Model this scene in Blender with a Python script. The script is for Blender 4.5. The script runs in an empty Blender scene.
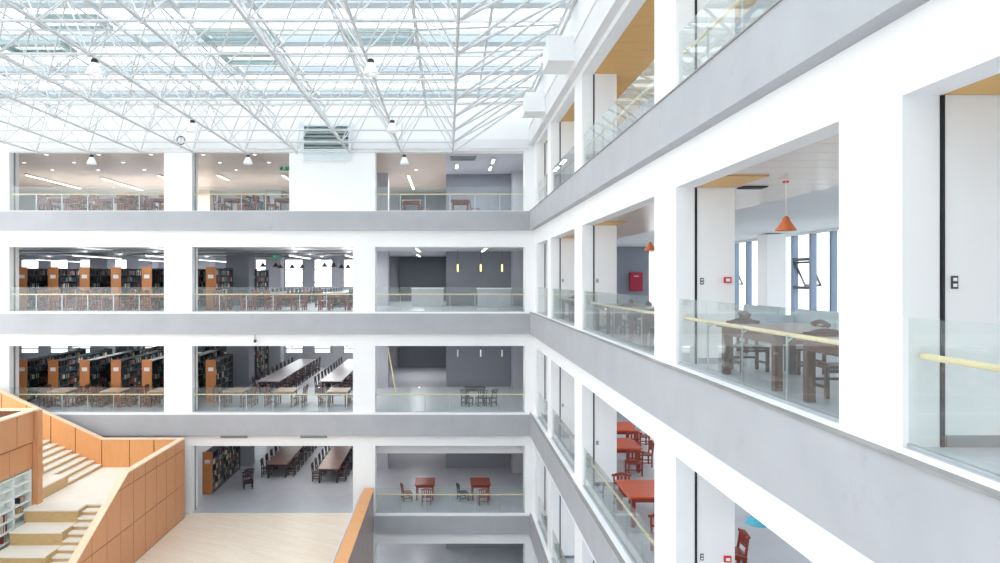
import bpy, math, random
from mathutils import Vector, Matrix, Quaternion
random.seed(7)
S = bpy.context.scene
C = S.collection
PI = math.pi

# ------------------------------------------------------------------ camera, sky, exposure
CZ = 14.92                                   # eye height above the lowest floor
cam_d = bpy.data.cameras.new('camera')
cam = bpy.data.objects.new('camera', cam_d); C.objects.link(cam)
cam.location = (0, 0, CZ); cam.rotation_euler = (PI/2, 0, 0)
cam_d.sensor_width = 36; cam_d.lens = 25.92  # 720 px focal length
cam_d.shift_x = 0.052; cam_d.shift_y = -0.0015
cam_d.clip_end = 400
S.camera = cam

w = bpy.data.worlds.new('overcast_sky'); S.world = w; w.use_nodes = True
bg = w.node_tree.nodes['Background']
bg.inputs[0].default_value = (0.955, 0.975, 1.0, 1); bg.inputs[1].default_value = 1.0
S.view_settings.view_transform = 'Standard'; S.view_settings.look = 'None'
S.view_settings.gamma = 1.0; S.view_settings.use_curve_mapping = False
S.view_settings.exposure = 1.82
PW_BACK, PW_CORNER, PW_RIGHT, PW_TOP = 19, 7, 8, 16      # watts per strip light; back, corner and right strips are added fill

# ------------------------------------------------------------------ materials
def nt(name):
    m = bpy.data.materials.new(name); m.use_nodes = True
    t = m.node_tree; t.nodes.clear()
    out = t.nodes.new('ShaderNodeOutputMaterial')
    return m, t, out
def lin(c):
    return tuple(((v/255)/12.92 if v/255 <= .04045 else ((v/255+.055)/1.055)**2.4) for v in c) + (1,)
def mat(name, rgb, rough=.6, var=.06, scale=6, stretch=(1,1,1), metal=0, bump=0, spec=.4, coord='Object'):
    m, t, out = nt(name)
    b = t.nodes.new('ShaderNodeBsdfPrincipled')
    b.inputs['Roughness'].default_value = rough; b.inputs['Metallic'].default_value = metal
    b.inputs['Specular IOR Level'].default_value = spec
    tc = t.nodes.new('ShaderNodeTexCoord'); mp = t.nodes.new('ShaderNodeMapping')
    mp.inputs['Scale'].default_value = stretch
    n = t.nodes.new('ShaderNodeTexNoise'); n.inputs['Scale'].default_value = scale; n.inputs['Detail'].default_value = 4
    r = t.nodes.new('ShaderNodeValToRGB')
    c = lin(rgb)
    r.color_ramp.elements[0].position = .3; r.color_ramp.elements[1].position = .7
    r.color_ramp.elements[0].color = tuple(max(0, v*(1-var)) for v in c[:3]) + (1,)
    r.color_ramp.elements[1].color = tuple(min(1, v*(1+var)) for v in c[:3]) + (1,)
    L = t.links.new
    L(tc.outputs[coord], mp.inputs[0]); L(mp.outputs[0], n.inputs['Vector']); L(n.outputs['Fac'], r.inputs[0])
    L(r.outputs[0], b.inputs['Base Color']); L(b.outputs[0], out.inputs[0])
    if bump:
        bp = t.nodes.new('ShaderNodeBump'); bp.inputs['Strength'].default_value = bump; bp.inputs['Distance'].default_value = .01
        L(n.outputs['Fac'], bp.inputs['Height']); L(bp.outputs[0], b.inputs['Normal'])
    return m
def concrete(name, rgb):
    m = mat(name, rgb, .5, .05, 1.1, bump=.06); t = m.node_tree; L = t.links.new
    b = [n for n in t.nodes if n.type == 'BSDF_PRINCIPLED'][0]; base = b.inputs['Base Color'].links[0].from_socket
    tc = [n for n in t.nodes if n.type == 'TEX_COORD'][0]
    n = t.nodes.new('ShaderNodeTexNoise'); n.inputs['Scale'].default_value = 2.6; n.inputs['Detail'].default_value = 8; n.inputs['Roughness'].default_value = .65
    r = t.nodes.new('ShaderNodeValToRGB'); r.color_ramp.elements[0].position = .60; r.color_ramp.elements[1].position = .72
    mx = t.nodes.new('ShaderNodeMix'); mx.data_type = 'RGBA'; mx.inputs[7].default_value = lin((150,151,154))
    ml = t.nodes.new('ShaderNodeMath'); ml.operation = 'MULTIPLY'; ml.inputs[1].default_value = .35
    L(tc.outputs['Object'], n.inputs['Vector']); L(n.outputs['Fac'], r.inputs[0]); L(r.outputs[0], ml.inputs[0]); L(ml.outputs[0], mx.inputs[0])
    L(base, mx.inputs[6]); L(mx.outputs[2], b.inputs['Base Color']); return m
def glass(name, tint, refl=1.0, haze=0.0, rough=0.0):
    m, t, out = nt(name); L = t.links.new
    tr = t.nodes.new('ShaderNodeBsdfTransparent'); tr.inputs[0].default_value = tint + (1,)
    gl = t.nodes.new('ShaderNodeBsdfGlossy'); gl.inputs['Roughness'].default_value = rough
    lw = t.nodes.new('ShaderNodeLayerWeight'); lw.inputs[0].default_value = .5      # Schlick reflectance, the same on both faces of a pane
    pw = t.nodes.new('ShaderNodeMath'); pw.operation = 'POWER'; pw.inputs[1].default_value = 5
    ml = t.nodes.new('ShaderNodeMath'); ml.operation = 'MULTIPLY_ADD'; ml.inputs[1].default_value = .9*refl; ml.inputs[2].default_value = .035*refl; ml.use_clamp = True
    mx = t.nodes.new('ShaderNodeMixShader')
    L(lw.outputs['Facing'], pw.inputs[0]); L(pw.outputs[0], ml.inputs[0]); L(ml.outputs[0], mx.inputs[0]); L(tr.outputs[0], mx.inputs[1]); L(gl.outputs[0], mx.inputs[2])
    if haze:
        df = t.nodes.new('ShaderNodeBsdfDiffuse'); df.inputs[0].default_value = (.80, .90, .87, 1)  # even pale diffuse share, painting in the milky look of reflections
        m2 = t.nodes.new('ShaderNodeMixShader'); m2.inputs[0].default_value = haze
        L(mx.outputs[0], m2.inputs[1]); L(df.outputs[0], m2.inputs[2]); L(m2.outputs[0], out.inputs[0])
    else: L(mx.outputs[0], out.inputs[0])
    return m
def emit(name, rgb, strength):
    m, t, out = nt(name)
    e = t.nodes.new('ShaderNodeEmission'); e.inputs[0].default_value = lin(rgb); e.inputs[1].default_value = strength
    t.links.new(e.outputs[0], out.inputs[0]); return m
def planks(name, c1, c2, gap, sw, sh, rough=.45, rot=0):
    m, t, out = nt(name); L = t.links.new
    b = t.nodes.new('ShaderNodeBsdfPrincipled'); b.inputs['Roughness'].default_value = rough
    tc = t.nodes.new('ShaderNodeTexCoord'); mp = t.nodes.new('ShaderNodeMapping'); mp.inputs['Rotation'].default_value = (0, 0, rot)
    br = t.nodes.new('ShaderNodeTexBrick'); br.inputs['Scale'].default_value = 1
    br.inputs['Color1'].default_value = lin(c1); br.inputs['Color2'].default_value = lin(c2); br.inputs['Mortar'].default_value = lin(gap)
    br.inputs['Mortar Size'].default_value = .004; br.inputs['Brick Width'].default_value = sw; br.inputs['Row Height'].default_value = sh
    L(tc.outputs['Object'], mp.inputs[0]); L(mp.outputs[0], br.inputs['Vector']); L(br.outputs['Color'], b.inputs['Base Color']); L(b.outputs[0], out.inputs[0])
    return m

M = dict(
 white=mat('white_plaster', (243,243,243), .75, .015, 1.2),
 jamb=mat('pier_plaster', (232,231,232), .75, .02, 1.2),
 concrete=concrete('grey_concrete', (174,175,179)),
 concrete_edge=mat('concrete_edge', (150,148,146), .6, .1, 3),
 floor=mat('grey_floor', (186,190,198), .35, .05, 1.5),
 dfloor=mat('dark_carpet', (120,125,134), .8, .06, 3),
 ceil=mat('ceiling_white', (228,229,233), .8, .02, 1),
 ceilgrey=mat('ceiling_grey', (196,198,202), .8, .03, 1),
 tan=mat('ceiling_tan', (226,208,188), .35, .03, 1),
 orange=mat('ceiling_wood', (222,172,98), .45, .05, 3, (1,8,1)),
 plank=mat('ceiling_plank', (212,198,186), .28, .03, 2),
 greywall=mat('grey_wall', (138,142,152), .7, .03, 1),
 darkwall=mat('dark_grey_wall', (108,113,122), .7, .03, 1),
 midwall=mat('mid_grey_wall', (182,184,192), .7, .03, 1),
 black=mat('black_metal', (34,36,42), .4, .05),
 steel=mat('white_steel', (206,207,207), .35, .02, 4),
 greymetal=mat('grey_metal', (150,154,158), .35, .05, 4, metal=.4),
 brushed=mat('brushed_steel', (188,192,194), .3, .05, 8, metal=.6),
 mullion=mat('blue_grey_aluminium', (112,127,150), .4, .04, 4),
 wframe=mat('white_window_frame', (226,229,233), .4, .02, 4),
 handrail=mat('pale_wood_rail', (240,218,172), .4, .08, 10, (1,1,1)),
 panel=mat('orange_timber_panel', (212,152,108), .38, .05, 3, (6,6,.5)),
 panel2=mat('inner_timber_panel', (230,165,108), .45, .05, 3, (6,6,.5)),
 greypanel=mat('grey_brown_panel', (158,138,128), .25, .05, 3),
 coping=mat('pale_coping', (244,214,182), .5, .04, 4),
 tread=mat('pale_tread', (250,241,228), .5, .03, 3, (1,6,1)),
 riser=mat('oak_riser', (212,178,128), .5, .1, 4, (1,6,6)),
 core=mat('timber_core', (120,72,46), .6, .06, 4),
 deck=planks('light_wood_deck', (246,231,213), (239,221,201), (222,203,182), 1.2, .14, .4, .5),
 wood_red=mat('red_brown_wood', (142,62,48), .35, .15, 6, (1,1,.2)),
 wood_brown=mat('dark_brown_wood', (104,66,56), .35, .18, 6, (1,1,.2)),
 wood_orange=mat('orange_wood', (206,92,56), .35, .1, 6, (.3,1,1)),
 wood_dark=mat('black_brown_wood', (62,48,50), .4, .15, 6),
 tabletop=mat('table_top_wood', (196,160,138), .3, .08, 5, (.3,1,1)),
 tabletop_g=mat('table_top_grey', (178,174,176), .3, .05, 5, (.3,1,1)),
 tabletop_b=mat('table_top_brown', (122,86,76), .3, .1, 5, (.3,1,1)),
 endpanel=mat('bookcase_end_wood', (196,128,74), .45, .1, 5, (4,4,.5)),
 casemetal=mat('bookcase_metal', (74,82,88), .5, .06, 5),
 label=mat('white_label', (240,236,232), .6, .02),
 caseW=mat('white_bookcase', (240,244,240), .5, .02),
 bk1=mat('book_dark_green', (46,66,62), .6, .2), bk2=mat('book_navy', (50,58,78), .6, .2), bk3=mat('book_black', (34,36,40), .6, .2),
 bk4=mat('book_cream', (214,206,190), .6, .1), bk5=mat('book_red', (150,66,58), .6, .15), bk6=mat('book_grey', (130,140,144), .6, .15),
 red=mat('red_plastic', (206,40,60), .4, .05), darkred=mat('dark_red_cabinet', (168,34,58), .4, .05),
 dgrey=mat('dark_plastic', (60,62,70), .4, .05),
 lampw=mat('white_lamp_shade', (245,245,244), .4, .02),
 lampo=mat('orange_lamp_shade', (214,122,74), .4, .06), lampt=mat('teal_lamp_shade', (80,176,196), .4, .05), lampd=mat('dark_lamp_shade', (52,44,46), .4, .05),
 sofa=mat('pale_blue_fabric', (196,208,216), .9, .05, 20),
 vent=mat('louvre_grey_green', (172,186,184), .5, .04), ventbox=mat('pale_blue_box', (218,228,232), .6, .02),
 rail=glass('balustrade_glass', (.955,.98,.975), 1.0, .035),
 win=glass('window_glass', (.95,.97,.98), .8),
 roofclear=glass('clear_roof_glass', (.87,.905,.92), .7),
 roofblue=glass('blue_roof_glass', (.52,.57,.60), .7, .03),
 glow=emit('lamp_glow', (255,248,236), 2.2), glowy=emit('yellow_glow', (240,222,120), 1.2), glowg=emit('exit_green', (24,120,86), .32),
 glowb=emit('bulb_glow', (255,252,246), 1.2),
 ground=mat('outdoor_ground', (190,196,186), .9, .1, .2), leaf=mat('pale_leaves', (196,212,178), .8, .2, 3), bark=mat('bark', (120,104,90), .9, .1, 5),
)

# ------------------------------------------------------------------ mesh helpers
class MB:
    def __init__(s): s.v = []; s.f = []; s.m = []
    def box(s, x0, x1, y0, y1, z0, z1, mi=0):
        i = len(s.v)
        s.v += [(x0,y0,z0),(x1,y0,z0),(x1,y1,z0),(x0,y1,z0),(x0,y0,z1),(x1,y0,z1),(x1,y1,z1),(x0,y1,z1)]
        s.f += [(i,i+3,i+2,i+1),(i+4,i+5,i+6,i+7),(i,i+1,i+5,i+4),(i+1,i+2,i+6,i+5),(i+2,i+3,i+7,i+6),(i+3,i,i+4,i+7)]
        s.m += [mi]*6; return s
    def bar(s, p0, p1, r, n=8, r1=None):
        p0, p1 = Vector(p0), Vector(p1); d = (p1-p0).normalized()
        a = d.orthogonal().normalized(); b = d.cross(a); r1 = r if r1 is None else r1; i = len(s.v)
        for p, q in ((p0, r), (p1, r1)):
            for k in range(n):
                t = 2*PI*k/n; s.v.append(tuple(p + a*q*math.cos(t) + b*q*math.sin(t)))
        for k in range(n):
            j = (k+1) % n; s.f.append((i+k, i+j, i+n+j, i+n+k))
        s.f.append(tuple(i+k for k in range(n-1, -1, -1))); s.f.append(tuple(i+n+k for k in range(n)))
        s.m += [0]*(n+2); return s
    def lathe(s, prof, n=16, c=(0,0,0)):
        i = len(s.v)
        for r, z in prof:
            for k in range(n):
                t = 2*PI*k/n; s.v.append((c[0]+r*math.cos(t), c[1]+r*math.sin(t), c[2]+z))
        for q in range(len(prof)-1):
            for k in range(n):
                j = (k+1) % n; s.f.append((i+q*n+k, i+q*n+j, i+(q+1)*n+j, i+(q+1)*n+k)); s.m.append(0)
        return s
    def prism(s, poly, fn, t0, t1):
        """poly: list of (a,b); fn(a,b,t) -> xyz; extruded from t0 to t1"""
        i = len(s.v); n = len(poly)
        s.v += [fn(a, b, t0) for a, b in poly] + [fn(a, b, t1) for a, b in poly]
        s.f.append(tuple(i+k for k in range(n))); s.f.append(tuple(i+n+k for k in range(n-1, -1, -1)))
        for k in range(n):
            j = (k+1) % n; s.f.append((i+k, i+n+k, i+n+j, i+j))
        s.m += [0]*(n+2); return s
    def mesh(s, name, smooth=False):
        m = bpy.data.meshes.new(name); m.from_pydata(s.v, [], s.f)
        if any(s.m): m.polygons.foreach_set('material_index', s.m)
        import bmesh
        b = bmesh.new(); b.from_mesh(m); bmesh.ops.recalc_face_normals(b, faces=b.faces); b.to_mesh(m); b.free()
        if smooth:
            m.polygons.foreach_set('use_smooth', [True]*len(m.polygons))
        m.update(); return m
def obj(name, mesh, m=None, parent=None, loc=(0,0,0), rot=(0,0,0), scale=(1,1,1)):
    if isinstance(mesh, MB): mesh = mesh.mesh(name)
    o = bpy.data.objects.new(name, mesh); C.objects.link(o)
    if m is not None and not mesh.materials:
        for q in (m if isinstance(m, list) else [m]): mesh.materials.append(M[q])
    o.location = loc; o.rotation_euler = rot; o.scale = scale
    if parent is not None: o.parent = parent
    return o
def tag(o, label, cat, group=None, kind=None):
    o['label'] = label; o['category'] = cat
    if group: o['group'] = group
    if kind: o['kind'] = kind
    return o
def struct(name, mesh, m, label=None, cat=None, parent=None):
    o = obj(name, mesh, m, parent)
    o['kind'] = 'structure'
    if label: o['label'] = label
    if cat: o['category'] = cat
    return o
def thing(name, label, cat, loc=(0,0,0), rotz=0, group=None):
    o = bpy.data.objects.new(name, None); C.objects.link(o); o.empty_display_size = .2
    o.location = loc; o.rotation_euler = (0,0,rotz); tag(o, label, cat, group); return o
def wpart(name, mesh, m, parent, **k):
    """part whose mesh is in world coordinates, parent an unrotated Empty"""
    return obj(name, mesh, m, parent, loc=tuple(-v for v in parent.location), **k)
def copy_tree(o, parent=None, label=None, group=None):
    c = o.copy(); C.objects.link(c); c.parent = parent
    if label: c['label'] = label
    if group: c['group'] = group
    for ch in list(o.children): copy_tree(ch, c)
    return c
def clip(poly, a, b, c):
    """keep a*x+b*y<=c"""
    out = []
    for i in range(len(poly)):
        p, q = poly[i], poly[(i+1) % len(poly)]
        dp, dq = a*p[0]+b*p[1]-c, a*q[0]+b*q[1]-c
        if dp <= 0: out.append(p)
        if (dp < 0 < dq) or (dq < 0 < dp):
            t = dp/(dp-dq); out.append((p[0]+t*(q[0]-p[0]), p[1]+t*(q[1]-p[1])))
    return out
def pix(px, py, Y):
    """point of the photograph's pixel at depth Y"""
    return ((px-448)*Y/720, Y, CZ+(280-py)*Y/720)

# ------------------------------------------------------------------ levels
LV = {0: 0.0, 1: 4.5, 2: 9.0, 3: 13.5, 4: 18.0}
TOP = {0: 3.13, 1: 7.5, 2: 11.97, 3: 16.4, 4: 20.7}
RTOP = {0: 3.13, 1: 7.5, 2: 11.93, 3: 16.49, 4: 20.84}
GAL = {0: 'lowest gallery', 1: 'deck-level gallery', 2: 'third gallery down', 3: 'second gallery down', 4: 'top gallery'}
ORD = ['nearest to', 'second from', 'third from', 'fourth from', 'fifth from', 'sixth from', 'seventh from', 'eighth from']
BY = 32.2; BT = .75        # back facade plane and pier depth
RX = 3.86                  # right facade plane
XL = -31.0; FAR = 49.0; XF = 12.0
BACK_OPEN = {l: [(-19.63,-12.70), (-11.45,-4.25), (-3.26,3.44)] for l in (0,1,2,3)}
BACK_OPEN[4] = [(-19.63,-12.70), (-11.45,-7.10), (-3.26,3.44)]
PIERS = [(-3.0,0.0), (6.12,7.107), (12.20,13.46), (20.74,21.97), (26.98,27.93), (31.2,32.95)]
YN = -3.0

# ------------------------------------------------------------------ setting: ground, floors, ceilings
struct('floor', MB().box(XL, XF, YN, FAR, -.3, 0), 'floor', 'grey floor at the bottom of the atrium', 'floor')
for l in (1,2,3,4):
    z = LV[l]
    struct('floor', MB().box(XL, XF, BY+BT, FAR, z-.45, z).box(XL, RX, BY, BY+BT, z-.02, z), 'floor', 'grey floor of the back wing, '+GAL[l], 'floor')
    struct('floor', MB().box(4.19, XF, YN, BY+BT, z-.45, z).box(RX, 4.19, YN, BY+BT, z-.02, z), 'floor', 'pale grey floor of the wing along the long facade, '+GAL[l], 'floor')
for l in (0,1,2,3,4):
    z = TOP[l]+.1
    if l == 4:
        struct('ceiling', MB().box(XL, -.1, BY+BT, FAR, z, z+.25), 'tan', 'brownish ceiling over the top back gallery', 'ceiling')
        struct('ceiling', MB().box(-.1, XF, BY+BT, FAR, z, z+.25), 'ceilgrey', 'grey ceiling over the corner room of the top gallery', 'ceiling')
    else:
        struct('ceiling', MB().box(XL, XF, BY+BT, FAR, z, z+.25), 'ceil', 'pale ceiling of the back wing, '+GAL[l], 'ceiling')
    zr = RTOP[l]+.02
    st = struct('ceiling', MB().box(4.19, XF, YN, BY+BT, zr+.03, zr+.25), 'ceil', 'white ceiling of the wing along the long facade, '+GAL[l], 'ceiling')
    # timber edge strip and pale metal planks under it
    if l >= 3:
        if l == 3:
            pm_o = MB().box(0, .66, 0, 1.28, 0, .02).mesh('wood_ceiling_board'); pm_o.materials.append(M['orange'])
            pm_p = MB().box(0, 2.38, 0, .585, 0, .03).mesh('ceiling_plank'); pm_p.materials.append(M['plank'])
            for y0, y1 in PIERS[1:5]: obj('wood_ceiling_board', pm_o, None, st, (4.20, y0-1.3, zr-.022))
        else:
            pm_p = MB().box(0, 2.38, 0, .585, 0, .03).mesh('ceiling_plank'); pm_p.materials.append(M['orange'])
        y = 0
        while y < BY-.6:
            obj('ceiling_plank', pm_p, None, st, (4.20, y, zr)); y += .6

# ------------------------------------------------------------------ back facade
bw = MB()
for l in (0,1,2,3,4):
    z0 = LV[l]; zt = TOP[l]; znext = LV.get(l+1, 21.22)-.02
    xs = [XL] + [v for o in BACK_OPEN[l] for v in o] + [RX]
    for i in range(0, len(xs), 2):
        bw.box(xs[i], xs[i+1], BY, BY+BT, z0, zt)
    bw.box(XL, RX, BY, BY+BT, zt, znext)
struct('wall_back', bw, 'white', 'white back facade of piers and beams around the galleries', 'wall')
struct('wall_back_top', MB().box(XL, RX, BY+.12, BY+.5, 21.2, 23.1), 'white', 'white upper wall between top gallery and glass roof', 'wall')
struct('trim_1', MB().box(XL, 3.6, BY-.1, BY, 20.78, 21.2), 'jamb', 'pale grey beam above the top gallery of the back facade', 'trim')
n = 2
for l in (1,2,3,4):
    z = LV[l]; d = {1: .85, 2: 1.0, 3: .97, 4: .86}[l]; e = .07 if l < 4 else .02
    x0 = XL if l > 1 else -3.26
    t = struct('trim_%d' % n, MB().box(x0, 3.64, BY-.2, BY, z-d, z-e), 'concrete', 'grey concrete band across the back facade, '+GAL[l], 'band'); n += 1
    obj('coping_strip', MB().box(x0, 3.64, BY-.2, BY, z-e, z), 'white', t)
    t = struct('trim_%d' % n, MB().box(3.64, RX, YN, BY, z-(.99 if l < 4 else .84), z-.03), 'concrete', 'grey concrete band along the long facade, '+GAL[l], 'band'); n += 1
    obj('coping_strip', MB().box(3.62, 3.72, YN, BY-.21, z-.03, z-.005), 'concrete_edge', t)
    obj('white_ledge', MB().box(3.72, RX, YN, BY, z-.03, z), 'white', t)

# ------------------------------------------------------------------ right facade
rw = MB()
for l in (0,1,2,3,4):
    z0 = LV[l]; zt = RTOP[l]; zn = LV.get(l+1, 21.02)-.02
    for y0, y1 in PIERS:
        o = struct('column', MB().box(RX, 4.86, y0, y1, z0, zt+.02), 'white', 'white pier of the long facade, '+GAL[l], 'column')
        obj('skirting', MB().box(4.23, 4.875, y0-.015, y0, z0, z0+.1).box(4.86, 4.875, y0, y1, z0, z0+.1), 'greymetal', o)
    for i in range(len(PIERS)-1):
        rw.box(RX, 4.19, PIERS[i][1], PIERS[i+1][0], zt, zn)
    for y0, y1 in PIERS: rw.box(RX, 4.19, y0, y1, zt+.02, zn)
struct('wall_right', rw, 'white', 'white long facade of piers and beams beside the viewer', 'wall')
struct('wall_right_top', MB().box(3.6, 4.1, YN, BY+.12, 21.75, 23.1), 'white', 'white upper wall of the long facade under the roof edge', 'wall')
struct('trim_%d' % n, MB().box(3.64, 4.19, YN, BY, 21.0, 21.75), 'jamb', 'pale beam above the top gallery of the long facade', 'trim'); n += 1
cn = ['second', 'third', 'fourth', 'fifth']
for i, (y0, y1) in enumerate(PIERS[1:5]):
    o = obj('roof_corbel', MB().box(2.91, 3.64, y0-.05, y1+.05, 21.27, 21.75).box(2.91, 3.60, y0-.05, y1+.05, 21.75, 21.95).box(2.88, 3.64, y0-.08, y1+.08, 21.22, 21.27), 'white')
    tag(o, 'white concrete roof corbel on the long facade, %s the back corner' % ORD[3-i], 'corbel', 'corbels under the roof edge')
struct('trim_%d' % n, MB().box(-3.26, 3.44, BY+BT, BY+BT+.2, 6.99, 7.6), 'jamb', 'pale downstand beam inside the deck-level corner bay', 'trim'); n += 1
# black shutter guides in the piers
gm = {}
for l in (0,1,2,3,4):
    for i, (y0, y1) in enumerate(PIERS[1:]):
        h = RTOP[l]-LV[l]
        if h not in gm:
            gm[h] = MB().box(0, .028, -.012, .0, 0, h).box(-.01, 0, -.006, 0, 0, h).mesh('shutter_guide'); gm[h].materials.append(M['black'])
        o = obj('shutter_guide', gm[h], None, None, (4.19, y0, LV[l]))
        tag(o, 'slim black shutter guide on a white pier, '+GAL[l], 'guide rail', 'shutter guides, '+GAL[l])
gmb = MB().box(0, .02, 0, .05, 0, 2.9).box(.02, .03, .05, .09, 0, 2.9).mesh('shutter_guide'); gmb.materials.append(M['greymetal'])
for l in (1,2,3,4):
    for a, b in BACK_OPEN[l][:2]:
        h = TOP[l]-LV[l]
        o = obj('shutter_guide', gmb, None, None, (a, BY+.34, LV[l]), scale=(1,1,h/2.9))
        tag(o, 'grey shutter guide on a pier of the back facade, '+GAL[l], 'guide rail', 'back facade shutter guides, '+GAL[l])

# ------------------------------------------------------------------ far walls and windows of the back wing
wc = [-28.5+2*k for k in range(12)]             # window centres, -28.5 .. -6.5
fw = MB()
for l in (0,1,2,3,4):
    z0, z1 = LV[l], LV.get(l+1, 21.2)
    if l in (0, 4):
        fw.box(XL, XF, FAR, FAR+.3, z0, z1); continue
    s, t = z0+.9, z0+2.85
    fw.box(XL, XF, FAR, FAR+.3, z0, s); fw.box(XL, XF, FAR, FAR+.3, t, z1)
    ed = [XL] + [v for c in wc for v in (c-.64, c+.64)] + [XF]
    for i in range(0, len(ed), 2): fw.box(ed[i], ed[i+1], FAR, FAR+.3, s, t)
struct('wall_far', fw, 'midwall', 'grey outer wall of the back wing pierced by windows', 'wall')
wf = MB(); W2 = .64; H = 1.95
for a in (-W2, W2-.06): wf.box(a, a+.06, .05, .13, 0, H)
for z in (0, .33, 1.22, H-.06): wf.box(-W2+.06, W2-.06, .05, .13, z, z+.06)
wfm = wf.mesh('window_frame'); wfm.materials.append(M['greymetal'])
wpm = MB().box(-W2+.06, W2-.06, .085, .095, .06, H-.06).mesh('pane'); wpm.materials.append(M['win'])
wn = 1
for l in (1,2,3):  # the deck-level row is out of view, added for its daylight
    for c in wc:
        o = obj('window_%d' % wn, wfm, None, None, (c, FAR, LV[l]+.9)); wn += 1
        o['kind'] = 'structure'; o['label'] = 'window in the far grey wall, '+GAL[l]; o['category'] = 'window'
        obj('pane', wpm, None, o)
# end and side walls
struct('wall_outer_end', MB().box(XL-.3, XL, BY, FAR+.3, 0, 21.2), 'midwall', 'grey end wall of the back wing', 'wall')
# right wing outer glazing
mul_y = [YN + .2 + 1.27*k for k in range(29)]
mm = MB().box(-.1, .1, -.065, .065, 0, 3.35).mesh('mullion'); mm.materials.append(M['mullion'])
gp = MB().box(-.006, .006, .07, 1.2, 0, 3.3).mesh('pane'); gp.materials.append(M['win'])
for l in (1,2,3,4):  # glazing of the unseen levels is added to let daylight in
    z = LV[l]
    o = struct('window_%d' % wn, MB().box(XF, XF+.2, YN, 34.2, z-.45, z+.14).box(XF, XF+.2, YN, 34.2, z+2.95, z+4.05), 'ceil', 'glazed outer wall with blue-grey mullions, '+GAL[l], 'window'); wn += 1
    for k, y in enumerate(mul_y):
        obj('mullion', mm, None, o, (XF+.1, y, z+.14), scale=(1,1,2.81/3.35))
        obj('pane', gp, None, o, (XF+.1, y, z+.14), scale=(1,1,2.81/3.3))
    if l == 3:
        for k in (21, 26):           # transoms and tilted sashes
            y = mul_y[k]
            for zz in (14.66, 15.62):
                obj('transom', MB().box(XF, XF+.16, y+.065, y+1.205, zz-.05, zz+.05), 'dgrey', o)
            sash = MB()
            for a in (.08, 1.13): sash.box(-.03, .03, a, a+.06, 0, .9)
            for zz in (0, .84): sash.box(-.03, .03, .14, 1.13, zz, zz+.06)
            obj('open_sash', sash, 'dgrey', o, (XF+.42, y, 14.72), (0, -.42, 0))
# inner walls
struct('wall_front', MB().box(XL, RX, YN-.3, YN, 0, 23.1), 'white', 'unseen white wall added behind the viewer, closing the atrium', 'wall')  # unseen, put in to darken the pier sides that face the viewer
struct('wall_wing_end', MB().box(RX, XF, YN-.3, YN, 0, 21.7), 'white', 'unseen white end wall added to the long wing behind the viewer', 'wall')  # unseen, added to stop light entering the open end of the wing
struct('wall_corner', MB().box(-.1, 6.6, 40, 40.3, 0, 4.4).box(-.1, 6.6, 40, 40.3, 4.5, 8.5).box(-.1, 6.6, 40, 40.3, 9, 13).box(-.1, 6.6, 40, 40.3, 13.5, 17.5).box(-.1, 6.6, 40, 40.3, 18, 20.8),
       'greywall', 'dark grey wall closing the corner rooms', 'wall')
struct('wall_corner_return', MB().box(-.1, .1, 40.3, FAR, 0, 21), 'darkwall', 'dark wall running back from the corner rooms', 'wall')
struct('wall_corner_screen', MB().box(-3.3, -.1, 48.6, 48.9, 0, 21), 'darkwall', 'dark screen wall at the back of the corner rooms', 'wall')
struct('wall_corner_partition', MB().box(-4.2, -4.0, 41, FAR, 4.5, 21), 'greywall', 'grey partition between the reading room and corner rooms', 'wall')
struct('wall_right_end', MB().box(6.6, 9.5, 34.0, 34.2, 9, 12.2).box(6.6, 9.5, 34.0, 34.2, 13.5, 16.6).box(6.6, 9.5, 34.0, 34.2, 18, 21).box(6.6, 6.8, 34.2, 40.3, 0, 21), 'greywall', 'grey end wall with the red fire cabinet', 'wall')
# interior columns
def column(x0, x1, y0, y1, l, m, label):
    o = struct('column', MB().box(x0, x1, y0, y1, LV[l], TOP[l]+.1).box(x0-.02, x1+.02, y0-.02, y1+.02, LV[l], LV[l]+.12), m, label, 'column')
    return o
for l in (1,2,3,4):
    if l < 4: column(-12.4, -11.15, 40.3, 41.5, l, 'greywall', 'grey square column behind the bookcases, '+GAL[l])
    cm = 'midwall' if l < 4 else 'tan'
    column(-12.0, -11.0, 47.3, 48.3, l, 'midwall', 'grey column by the far windows of the reading room, '+GAL[l])
    column(-4.0, -3.3, 39.6, 40.4, l, 'midwall', 'pale grey column inside the corner room, '+GAL[l])
    column(3.5, 4.3, 38.9, 39.99, l, 'midwall', 'grey column beside the dark wall of the corner room, '+GAL[l])
    for k in range(2 if l < 4 else 0): column(-20-1.2*0+(-0.4), -19.4, 41.0+6.2*k, 42.0+6.2*k, l, cm, 'grey column between the bookcase rows, '+GAL[l])
    column(-16.6, -15.6, 47.2, 48.2, l, cm, 'grey column near the far windows behind the bookcases, '+GAL[l])
    for y in (8.6, 16.7, 24.8, 30.8): column(11.0, 11.65, y, y+.8, l, 'white', 'white square column by the outer glazing, '+GAL[l])

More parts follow.
